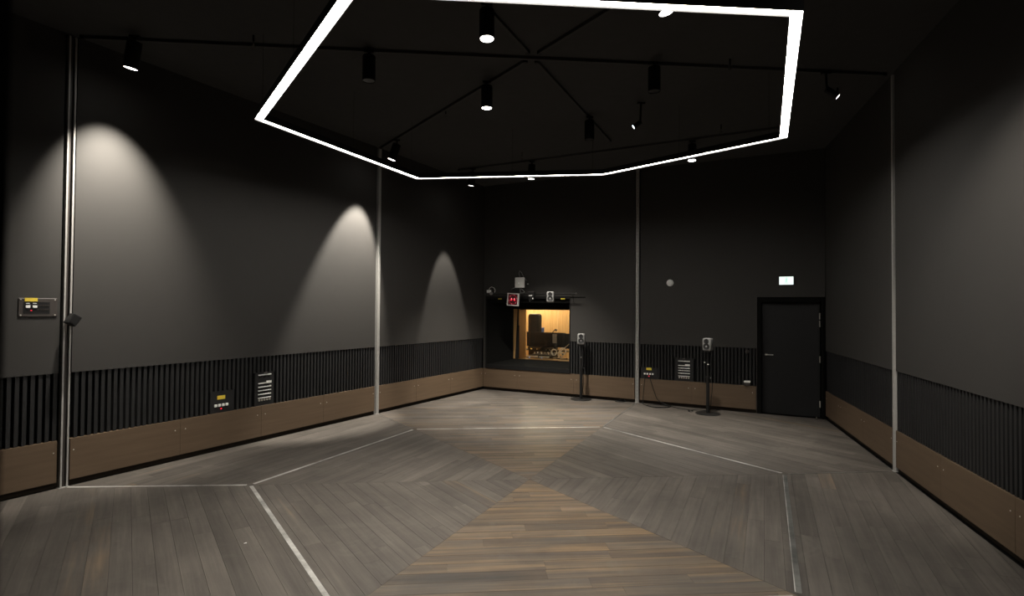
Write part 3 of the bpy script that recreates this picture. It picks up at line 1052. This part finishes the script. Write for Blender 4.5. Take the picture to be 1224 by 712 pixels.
for x in (-0.135, 0.135):
    for z in (-0.075, 0.075):
        inst('screw', SCREW, t, (x, -0.008, z))

t = lthing('clamp_box', 'tilted black box clamped onto the left steel channel', 'box', 2.815, -0.030, 1.693)
rot = Euler((0, math.radians(32), 0)).to_matrix()
MB().rbox(-0.042, 0.042, -0.115, -0.02, -0.055, 0.055, 0.006, 2, rot).build('box_shell', M['plastic'], t)
MB().box(-0.03, 0.03, -0.117, -0.114, -0.04, 0.04, rot).build('front_cover', M['black'], t)
MB().box(-0.036, 0.036, -0.02, 0.0, -0.025, 0.025).build('clamp', M['plastic'], t)


# ------------------------------------------------------------------ grey two-way speakers
def speaker(t, front='-Y'):
    """compact monitor, base at z 0, front towards -y."""
    MB().rbox(-0.076, 0.076, -0.071, 0.071, 0.0, 0.225, 0.028, 4).build('cabinet', M['grey'], t, True)
    MB().lathe([(0.056, -0.004), (0.055, 0.005), (0.051, 0.004), (0.046, 0.001), (0, 0.0006)], (0, -0.071, 0.078), (0, -0.2, 0.078), 24).build('woofer', M['dome'], t, True)
    MB().lathe([(0.045, -0.004), (0.044, 0.004), (0.040, 0.003), (0.030, 0.001), (0, 0.0006)], (0, -0.071, 0.168), (0, -0.2, 0.168), 24).build('tweeter_waveguide', M['dome'], t, True)
    MB().lathe([(0.013, -0.002), (0.010, 0.004), (0, 0.006)], (0, -0.071, 0.168), (0, -0.2, 0.168), 14).build('tweeter_dome', M['plastic'], t, True)
    MB().lathe([(0.018, 0.0), (0.012, 0.005), (0, 0.007)], (0, -0.071, 0.078), (0, -0.2, 0.078), 14).build('woofer_dust_cap', M['grey'], t, True)
    return t


def speaker_stand(label, x, y, rz, clips):
    t = thing('speaker_stand', label, 'stand', (x, y, 0), rz)
    MB().lathe([(0, 0), (0.212, 0), (0.215, 0.006), (0.205, 0.012), (0, 0.016)], (0, 0, 0), (0, 0, 1), 40).build('round_base', M['plastic'], t, True)
    MB().cyl((0, 0, 0.014), (0, 0, 0.62), 0.029, 16).build('pole', M['plastic'], t, True)
    MB().cyl((0, 0, 0.62), (0, 0, 1.085), 0.0225, 16).build('inner_pole', M['plastic'], t, True)
    MB().cyl((0, 0, 0.60), (0, 0, 0.66), 0.037, 16).cyl((0.025, 0, 0.63), (0.065, 0, 0.63), 0.012, 10).build('height_clamp', M['plastic'], t)
    MB().box(-0.06, 0.06, -0.055, 0.055, 1.085, 1.092).build('top_plate', M['plastic'], t)
    for (cx, cz, s) in clips:
        MB().rbox(cx - 0.016 * s, cx + 0.016 * s, -0.04, -0.018, cz - 0.008 * s, cz + 0.008 * s, 0.004, 1).build('cable_clip', M['label'], t)
    return t


S1XY, S2XY = (1.676, 5.083), (3.605, 3.475)
rz1 = math.atan2(S1XY[1], S1XY[0]) - PI / 2
rz2 = math.atan2(S2XY[1], S2XY[0]) - PI / 2
speaker_stand('black round-based speaker stand in front of the slats below the control window', *S1XY, rz1, [(0.0, 0.855, 0.6)])
speaker_stand('black round-based speaker stand nearer to the black door', *S2XY, rz2, [(-0.045, 0.905, 0.8), (0.02, 0.872, 1.1)])
for (x, y), rz, lb in ((S1XY, rz1, 'small grey loudspeaker on the stand nearest the control window'), (S2XY, rz2, 'small grey loudspeaker on the stand nearest the door')):
    t = thing('loudspeaker', lb, 'speaker', (x, y, 1.112), rz)
    speaker(t)
    MB().rbox(-0.05, 0.05, -0.05, 0.05, -0.02, 0.006, 0.006, 2).build('rubber_foot', M['plastic'], t)

# ------------------------------------------------------------------ bar of devices above the window
t = bthing('mounting_rail', 'thin black rail above the control window carrying small devices', 'rail', 1.22, -0.15, 2.15)
MB().cyl((-1.09, 0, 0), (1.09, 0, 0), 0.014, 12).build('rail_tube', M['plastic'], t, True)
for x in (-0.95, 0.0, 0.95):
    MB().box(x - 0.012, x + 0.012, 0.0, 0.153, -0.012, 0.012).build('wall_bracket', M['plastic'], t)
for x in (-1.095, 1.07):
    MB().cyl((x, 0, 0), (x + 0.025, 0, 0), 0.016, 12).build('end_cap', M['plate'], t)

t = bthing('small_camera', 'small white camera with looped cable at the rail left end', 'camera', 0.285, -0.215, 2.164)
MB().rbox(-0.055, 0.020, -0.045, 0.035, 0.012, 0.075, 0.006, 2).build('camera_body', M['white'], t)
MB().rbox(-0.05, 0.015, -0.04, 0.03, -0.03, 0.012, 0.004, 1).box(-0.03, 0.0, 0.03, 0.0505, -0.03, 0.0).build('mounting_foot', M['plate'], t)
MB().lathe([(0, 0), (0.036, 0), (0.036, 0.03), (0.028, 0.04), (0, 0.036)], (0.05, -0.02, 0.0), (0.08, -0.10, -0.01), 18).build('lens_head', M['grey'], t, True)
MB().tube([(-0.02, 0.0, 0.07), (-0.015, 0.01, 0.115), (0.03, 0.02, 0.145), (0.09, 0.02, 0.125), (0.125, 0.02, 0.075), (0.12, 0.01, 0.02)], 0.0055).build('camera_cable', M['label'], t, True)

t = bthing('clock_display', 'square grey-framed clock with red lights above the window', 'clock', 0.862, -0.19, 2.028)
rot = Euler((0, math.radians(3.5), 0)).to_matrix()
cf = MB()
hs, th = 0.136, 0.018
for (a, b, c, d_) in ((-hs, hs, hs - th, hs), (-hs, hs, -hs, -hs + th), (-hs, -hs + th, -hs + th, hs - th), (hs - th, hs, -hs + th, hs - th)):
    vs = [rot @ Vector((x, 0, z)) for x, z in ((a, c), (b, c), (b, d_), (a, d_))]
    cf.prism([(v.x, v.z) for v in vs], -0.03, 0.02, 'Y')
cf.build('clock_frame', M['silver'], t)
vs = [rot @ Vector((x, 0, z)) for x, z in ((-0.12, -0.12), (0.12, -0.12), (0.12, 0.12), (-0.12, 0.12))]
MB().prism([(v.x, v.z) for v in vs], -0.018, 0.012, 'Y').build('clock_face', M['redface'], t)
for i in range(24):
    a = 2 * PI * i / 24
    p = rot @ Vector((0.098 * math.cos(a), -0.018, 0.098 * math.sin(a)))
    MB().cyl(p, p + Vector((0, -0.003, 0)), 0.0065, 8).build('second_light', M['pink'] if i % 4 == 1 else M['reddim'], t)
for s in (-1, 1):
    for dx, dz, sx, sz in ((0.0, 0.014, 0.010, 0.018), (0.006 * s, -0.014, 0.016, 0.012), (-0.014 * s, 0.0, 0.007, 0.010)):
        p = rot @ Vector((0.036 * s + dx, -0.018, dz))
        MB().rbox(p.x - sx, p.x + sx, -0.022, -0.0175, p.z - sz, p.z + sz, 0.0015, 1).build('lit_digit', M['pink'] if dx == 0 else M['red'], t)
MB().box(-0.02, 0.02, 0.012, 0.0255, 0.0, 0.12).build('rail_hook', M['plastic'], t)

t = bthing('wireless_box', 'square white box with looped grey cables over the red clock', 'access point', 1.0, -0.15, 2.285)
MB().rbox(-0.110, 0.110, -0.03, 0.02, 0.0, 0.225, 0.014, 3).build('box_shell', M['white'], t, True)
MB().cyl((-0.015, -0.03, 0.10), (-0.015, -0.032, 0.10), 0.008, 10).build('status_light', M['exitpane'], t)
MB().tube([(0.0, 0.0, 0.22), (-0.03, 0.01, 0.31), (-0.015, 0.012, 0.37), (0.03, 0.012, 0.33), (0.09, 0.01, 0.22), (0.15, 0.02, 0.155)], 0.0055).build('top_cable', M['grey'], t, True)
MB().tube([(-0.10, 0.0, 0.01), (-0.16, 0.0, -0.01), (-0.20, 0.01, -0.035)], 0.008).build('side_cable', M['grey'], t, True)
MB().tube([(0.005, 0.0, 0.0), (0.015, 0.0, -0.09), (0.02, 0.0, -0.112), (0.08, 0.0, -0.112), (0.115, 0.0, -0.10), (0.09, 0.0, -0.065), (0.03, 0.0, -0.02)], 0.0055).build('lower_cable', M['grey'], t, True)
MB().box(-0.10, 0.0, -0.02, 0.02, -0.1205, -0.01).build('bracket', M['plastic'], t)
MB().box(-0.18, -0.02, -0.018, 0.018, -0.08, -0.02).build('power_block', M['plastic'], t)
t = bthing('wall_clip', 'tiny pale clip on the wall right of the square white box', 'clip', 1.12, 0.004, 2.37)
MB().rbox(-0.016, 0.016, -0.02, 0.0, -0.008, 0.008, 0.003, 1).build('clip_body', M['label'], t)

t = bthing('stage_camera', 'black camera on a bracket between clock and rail speaker', 'camera', 1.325, -0.225, 2.10)
MB().rbox(-0.07, 0.07, -0.05, 0.05, -0.02, 0.085, 0.008, 2).build('camera_body', M['plastic'], t)
MB().box(-0.085, 0.075, -0.052, 0.03, 0.088, 0.100).build('top_plate', M['plate'], t)
MB().box(-0.05, 0.03, -0.0525, -0.049, 0.004, 0.018).build('name_strip', M['label'], t)
MB().lathe([(0, 0), (0.034, 0), (0.03, 0.05), (0.022, 0.05), (0, 0.04)], (-0.01, -0.02, -0.06), (-0.02, -0.12, -0.08), 16).build('lens_barrel', M['plastic'], t, True)
MB().lathe([(0, 0), (0.014, 0), (0.006, 0.05), (0, 0.055)], (-0.03, -0.03, -0.07), (-0.03, -0.04, -0.16), 12).build('tally_arm', M['grey'], t, True)
MB().lathe([(0, 0), (0.013, 0), (0.012, 0.008), (0, 0.01)], (0.045, -0.05, -0.05), (0.045, -0.1, -0.05), 12).build('adjustment_knob', M['white'], t, True)
MB().box(-0.02, 0.06, -0.045, 0.0, -0.075, -0.02).box(-0.02, 0.02, 0.05, 0.0605, 0.03, 0.07).build('tilt_bracket', M['plastic'], t)

t = bthing('loudspeaker', 'small grey loudspeaker hung on the rail above the window', 'speaker', 1.775, -0.262, 1.968, 0.30)
speaker(t)
MB().box(-0.025, 0.025, 0.07, 0.088, 0.15, 0.20).build('rail_clamp', M['plastic'], t)

# ------------------------------------------------------------------ cables on the floor by the back wall
def cable(label, pts, r=0.006, name='floor_cable', group=None):
    # smooth the control polyline
    P = [Vector(p) for p in pts]
    out = []
    for i in range(len(P) - 1):
        p0, p1, p2, p3 = P[max(0, i - 1)], P[i], P[i + 1], P[min(len(P) - 1, i + 2)]
        for s in range(6):
            q = s / 6
            out.append(0.5 * ((2 * p1) + (p2 - p0) * q + (2 * p0 - 5 * p1 + 4 * p2 - p3) * q * q + (3 * p1 - p0 - 3 * p2 + p3) * q ** 3))
    out.append(P[-1])
    for p in out:
        p.z = max(p.z, r)
    return tag(MB().tube(out, r, 6).build(name, M['rubber'], None, True), label, 'cable', group)


ring = []
for i in range(26):
    a = i * 2 * PI / 11
    ring.append((2.405 + (0.115 - 0.0012 * i) * math.cos(a), 4.775 + (0.085 - 0.001 * i) * math.sin(a), 0.007 + 0.0045 * (i // 11) * 2.6))
cable('small coil of black cable on the floor left of the back channel', ring, 0.006, 'cable_coil')
b0 = W(OB, DB, 3.70, -0.012, 0.565)
b1 = W(OB, DB, 3.79, -0.012, 0.565)
pf = [tuple(b0), tuple(W(OB, DB, 3.69, -0.03, 0.48)), tuple(W(OB, DB, 3.67, -0.035, 0.25)), tuple(W(OB, DB, 3.66, -0.05, 0.03)), tuple(W(OB, DB, 3.70, -0.16, 0.006))]
pf += [(2.84, 4.12, 0.006), (3.02, 4.06, 0.006), (3.16, 4.12, 0.006), (3.12, 4.27, 0.006), (2.92, 4.33, 0.006), (2.76, 4.26, 0.02), (2.82, 4.10, 0.018), (3.06, 4.04, 0.018), (3.20, 4.13, 0.018), (3.10, 4.24, 0.018), (2.90, 4.27, 0.02)]
cable('black cable dropping from the yellow-labelled box into a floor loop', pf, 0.006)
pg = [tuple(b1), tuple(W(OB, DB, 3.80, -0.03, 0.47)), tuple(W(OB, DB, 3.88, -0.04, 0.24)), tuple(W(OB, DB, 3.95, -0.06, 0.10)), (3.14, 4.22, 0.03), (3.22, 4.14, 0.007), (3.28, 3.98, 0.007), (3.40, 3.82, 0.007), (3.44, 3.72, 0.007), (3.36, 3.62, 0.007), (3.36, 3.74, 0.007), (3.50, 3.80, 0.007), (3.62, 3.75, 0.007)]
cable('black cable running along the floor to the stand near the door', pg, 0.006)
e = Vector((S2XY[0], S2XY[1]))
ph = [(e.x + 0.055, e.y + 0.10, 1.20), (e.x + 0.11, e.y + 0.10, 0.98), (e.x + 0.10, e.y + 0.06, 0.70), (e.x + 0.12, e.y + 0.08, 0.45), (e.x + 0.09, e.y + 0.06, 0.25), (e.x + 0.10, e.y + 0.10, 0.10), (e.x + 0.12, e.y + 0.22, 0.007), (e.x + 0.02, e.y + 0.27, 0.007)]
cable('black cable hanging behind the stand nearest the door', ph, 0.006, 'hanging_cable')
e = Vector((S1XY[0], S1XY[1]))
ph = [(e.x + 0.03, e.y + 0.10, 1.20), (e.x + 0.065, e.y + 0.09, 0.90), (e.x + 0.05, e.y + 0.06, 0.60), (e.x + 0.06, e.y + 0.05, 0.36), (e.x + 0.05, e.y + 0.07, 0.16), (e.x + 0.12, e.y + 0.20, 0.04), (e.x + 0.16, e.y + 0.26, 0.007)]
cable('black cable hanging along the stand below the control window', ph, 0.006, 'hanging_cable')

t = thing('paper_scrap', 'tiny white scrap lying on the planks left of the bright metal strip', 'scrap', (-2.405, -1.435, 0.0006), 0.4)
MB().hexa([(-0.022, -0.012, 0.0), (0.024, -0.010, 0.0), (0.020, 0.013, 0.0), (-0.018, 0.010, 0.0)], [(-0.022, -0.012, 0.003), (0.024, -0.010, 0.002), (0.020, 0.013, 0.006), (-0.018, 0.010, 0.002)]).build('folded_paper', M['white'], t)
t.scale = (0.5, 0.5, 0.5)

# ------------------------------------------------------------------ hexagonal suspended strip light
HZ = lambda x, y: 3.815 + 0.0091 * x + 0.0118 * y
HC = Vector((0.006, -0.015))
RO, RI = 2.918, 2.918 - 0.076 * 1.1547
t = thing('hexagonal_strip_light', 'large suspended hexagonal ring of white strip light under the ceiling', 'light', (HC.x, HC.y, 3.815))


VDZ = (-0.040, 0.085, -0.035, 0.0, 0.0, 0.0)      # the hung ring is not quite flat


def hv(r, k, dz):
    p = hexpt(r, k)
    return Vector((p.x, p.y, HZ(p.x, p.y) - 3.815 + dz + VDZ[k % 6]))


REC = 0.0125
for k in range(6):
    def ring(r0, r1, z0, z1, mb):
        mb.hexa([hv(r0, k, z0), hv(r0, k + 1, z0), hv(r1, k + 1, z0), hv(r1, k, z0)], [hv(r0, k, z1), hv(r0, k + 1, z1), hv(r1, k + 1, z1), hv(r1, k, z1)])
    hb = MB()
    ring(RO, RI, REC + 0.004, 0.075, hb)
    ring(RO + 0.003, RO, 0.0, 0.075, hb)
    ring(RI, RI - 0.003, 0.0, 0.075, hb)
    hb.build('housing', M['black'], t)
    db = MB()
    ring(RO - 0.001, RI + 0.001, REC, REC + 0.004, db)
    db.build('diffuser', M['strip_light'], t)
    for f in (0.06, 0.5):
        p = hv((RO + RI) / 2, k, 0.075).lerp(hv((RO + RI) / 2, k + 1, 0.075), f)
        MB().cyl(p, (p.x, p.y, H - 3.815), 0.0016, 6).build('suspension_wire', M['black'], t)
        MB().cyl(p, (p.x, p.y, p.z + 0.04), 0.006, 8).build('wire_gripper', M['chrome'], t)

# ------------------------------------------------------------------ lighting tracks on the ceiling
def track(label, a, b):
    a, b = Vector(a), Vector(b)
    L = (b - a).length
    c = (a + b) / 2
    t = thing('lighting_track', label, 'track', (c.x, c.y, H), math.atan2((b - a).y, (b - a).x))
    MB().box(-L / 2, L / 2, -0.018, 0.018, -0.034, 0.0).build('rail', M['track'], t)
    for s in (-1, 1):
        MB().box(s * L / 2 - 0.02, s * L / 2 + 0.02, -0.02, 0.02, -0.037, 0.0).build('end_cap', M['black'], t)
    return t


def inset(p, d):
    return p - p.normalized() * d


P3w, P0w = OL + DL * 2.80, ORR + DR * 3.10
P2w, P1w = OL + DL * 7.287, OB + DB * 3.533
track('black ceiling track from the left channel to the right channel', inset(P3w, 0.10), inset(P0w, 0.10))
e2, e1 = hexpt(1, 2), hexpt(1, 1)
track('black ceiling track from the centre to the left wall far channel', inset(P2w, 0.10), e2 * 0.13)
track('black ceiling track from the centre toward the near right', -e2 * 0.13, -e2 * 3.9)
track('black ceiling track from the centre toward the back wall channel', e1 * 3.28, e1 * 0.13)
track('black ceiling track from the centre toward the near left', -e1 * 0.13, -e1 * 3.2)
track('black ceiling track parallel to the back wall', W(OB, DB, 0.35, -1.575, 0).xy, W(OB, DB, 6.2, -1.575, 0).xy)


# ------------------------------------------------------------------ cylindrical spotlights
def spotlight(label, lens, aim, lit=True, power=0.0, size=55, blend=0.4, r=0.068, hl=0.27, lensmat='lens', beam=None, group='black cylinder spotlights on the ceiling tracks'):
    lens, aim = Vector(lens), Vector(aim)
    d = (aim - lens).normalized()
    pv = lens - d * hl                       # top of the housing
    t = thing('track_spotlight', label, 'spotlight', (pv.x, pv.y, H), 0, group)
    loc = lambda p: p - Vector((pv.x, pv.y, H))
    topz = -0.034
    MB().box(-0.05, 0.05, -0.018, 0.018, topz - 0.022, topz).build('track_adapter', M['black'], t)
    MB().cyl((0, 0, topz - 0.02), loc(pv + d * 0.012), 0.013, 10).build('swivel_stem', M['black'], t)
    MB().lathe([(0, 0), (r * 0.93, 0), (r, 0.006), (r, hl - 0.004), (r * 0.94, hl), (r * 0.88, hl - 0.006), (r * 0.88, hl - 0.02), (0, hl - 0.02)], loc(pv), loc(lens), 28).build('housing', M['black'], t, True)
    MB().lathe([(0, hl - 0.02), (r * 0.88, hl - 0.02), (r * 0.86, hl - 0.004), (0, hl + 0.001)], loc(pv), loc(lens), 28).build('lens', M[lensmat] if lit else M['dark_lens'], t)
    if power:
        o = add_light('SPOT', 'lamp_beam', t, loc(lens + d * 0.012), power, (1.0, 0.93, 0.82), spot_size=math.radians(size), spot_blend=blend, shadow_soft_size=0.03)
        bd = (Vector(beam) - lens).normalized() if beam is not None else d     # a wall washer's reflector throws its beam aside
        o.rotation_euler = bd.to_track_quat('-Z', 'Y').to_euler()
    return t


spotlight('tilted spotlight washing the left wall beside the near steel channel', (-4.12, -0.054, 4.25), W(OL, DL, 2.98, 0.0, 1.5), True, WASH * 14, 62, 1.0, beam=W(OL, DL, 3.40, 1.15, 0.0))
spotlight('nearest lit downlight inside the hexagon, upper of the centre pair', (-0.539, -1.039, 4.25), (-0.50, -1.3, 0), True, POOL * 16, 86, 1.0)
spotlight('lit downlight inside the hexagon, lower of the centre pair', (-0.467, 0.66, 4.25), (-0.45, 0.7, 0), True, POOL * 2, 66, 1.0)
spotlight('lit spotlight beside the near strip edge, turned to the right wall', (0.893, -1.633, 4.25), (2.0, -1.9, 0), True, POOL * 0.5, 60, 1.0)
spotlight('lit spotlight near the far left edge of the hexagon', (-1.916, 3.138, 4.25), W(OL, DL, 6.267, 0.691, 0.0), True, WASH * 20, 46, 0.5)
spotlight('lit downlight nearest the far left room corner', (-0.595, 4.889, 4.25), W(OL, DL, 9.308, 0.173, 0.0), True, WASH * 8, 35, 0.35)
spotlight('lit downlight in front of the control window', (0.515, 4.189, 4.25), (0.35, 4.35, 0), True, POOL * 36, 82, 1.0)
spotlight('lit downlight beyond the right far edge of the hexagon', (2.938, 2.62, 4.25), (2.75, 2.35, 0), True, POOL * 19, 68, 1.0)
spotlight('unlit black spotlight at the left inside the hexagon', (-1.752, 0.0, 4.25), (-1.752, 0.0, 0), False)
spotlight('unlit black spotlight at the right inside the hexagon', (1.355, -0.05, 4.25), (1.355, -0.05, 0), False)
spotlight('unlit black spotlight on the track toward the back channel', (1.04, 1.72, 4.25), (1.04, 1.73, 0), False)
spotlight('small spotlight turned on its side with a cool lit slit', (1.494, 1.131, 4.25), (1.494 - 0.72, 1.131 + 0.137, 4.25 - 0.49), True, 0, r=0.032, hl=0.12, lensmat='cool')
spotlight('spotlight seen edge-on near the right wall, right of the strip light', (3.50, -0.07, 4.275), (4.1, -0.42, 3.65), True, 0.0, 60, 1.0, hl=0.16, r=0.036)
spotlight('spotlight on the near right track, turned to the right wall', (1.86, -3.22, 4.25), W(ORR, DR, 4.6, 0.0, 1.5), True, WASH * 7.5, 48, 1.0)
spotlight('unseen downlight added on the near left track to brighten the left floor', (-1.15, -1.99, 4.25), (-2.6, -1.2, 0), True, POOL * 6, 84, 1.0)  # added out of view to lift the left floor

# ------------------------------------------------------------------ sprinkler heads
for (x, y), lb in (((-2.889, -0.14), 'tiny sprinkler head left of the strip light'), ((-0.993, 1.74), 'tiny sprinkler head left of centre inside the hexagon'),
                   ((2.183, -0.14), 'tiny sprinkler head at the right inside the hexagon'), ((3.097, 1.938), 'tiny sprinkler head above the right far strip edge'),
                   ((0.293, 3.75), 'tiny sprinkler head above the far strip edge'), ((3.888, 0.477), 'tiny sprinkler head right of the strip light')):
    t = thing('sprinkler_head', lb, 'sprinkler', (x, y, H), random.uniform(0, 3), 'sprinkler heads on the ceiling')
    MB().cyl((0, 0, 0), (0, 0, -0.07), 0.010, 10).build('pipe_drop', M['black'], t)
    MB().tube([(0.012, 0, -0.07), (0.016, 0, -0.09), (0, 0, -0.11), (-0.016, 0, -0.09), (-0.012, 0, -0.07)], 0.003).build('yoke', M['chrome'], t)
    MB().cyl((0, 0, -0.11), (0, 0, -0.114), 0.018, 14).build('deflector', M['chrome'], t)
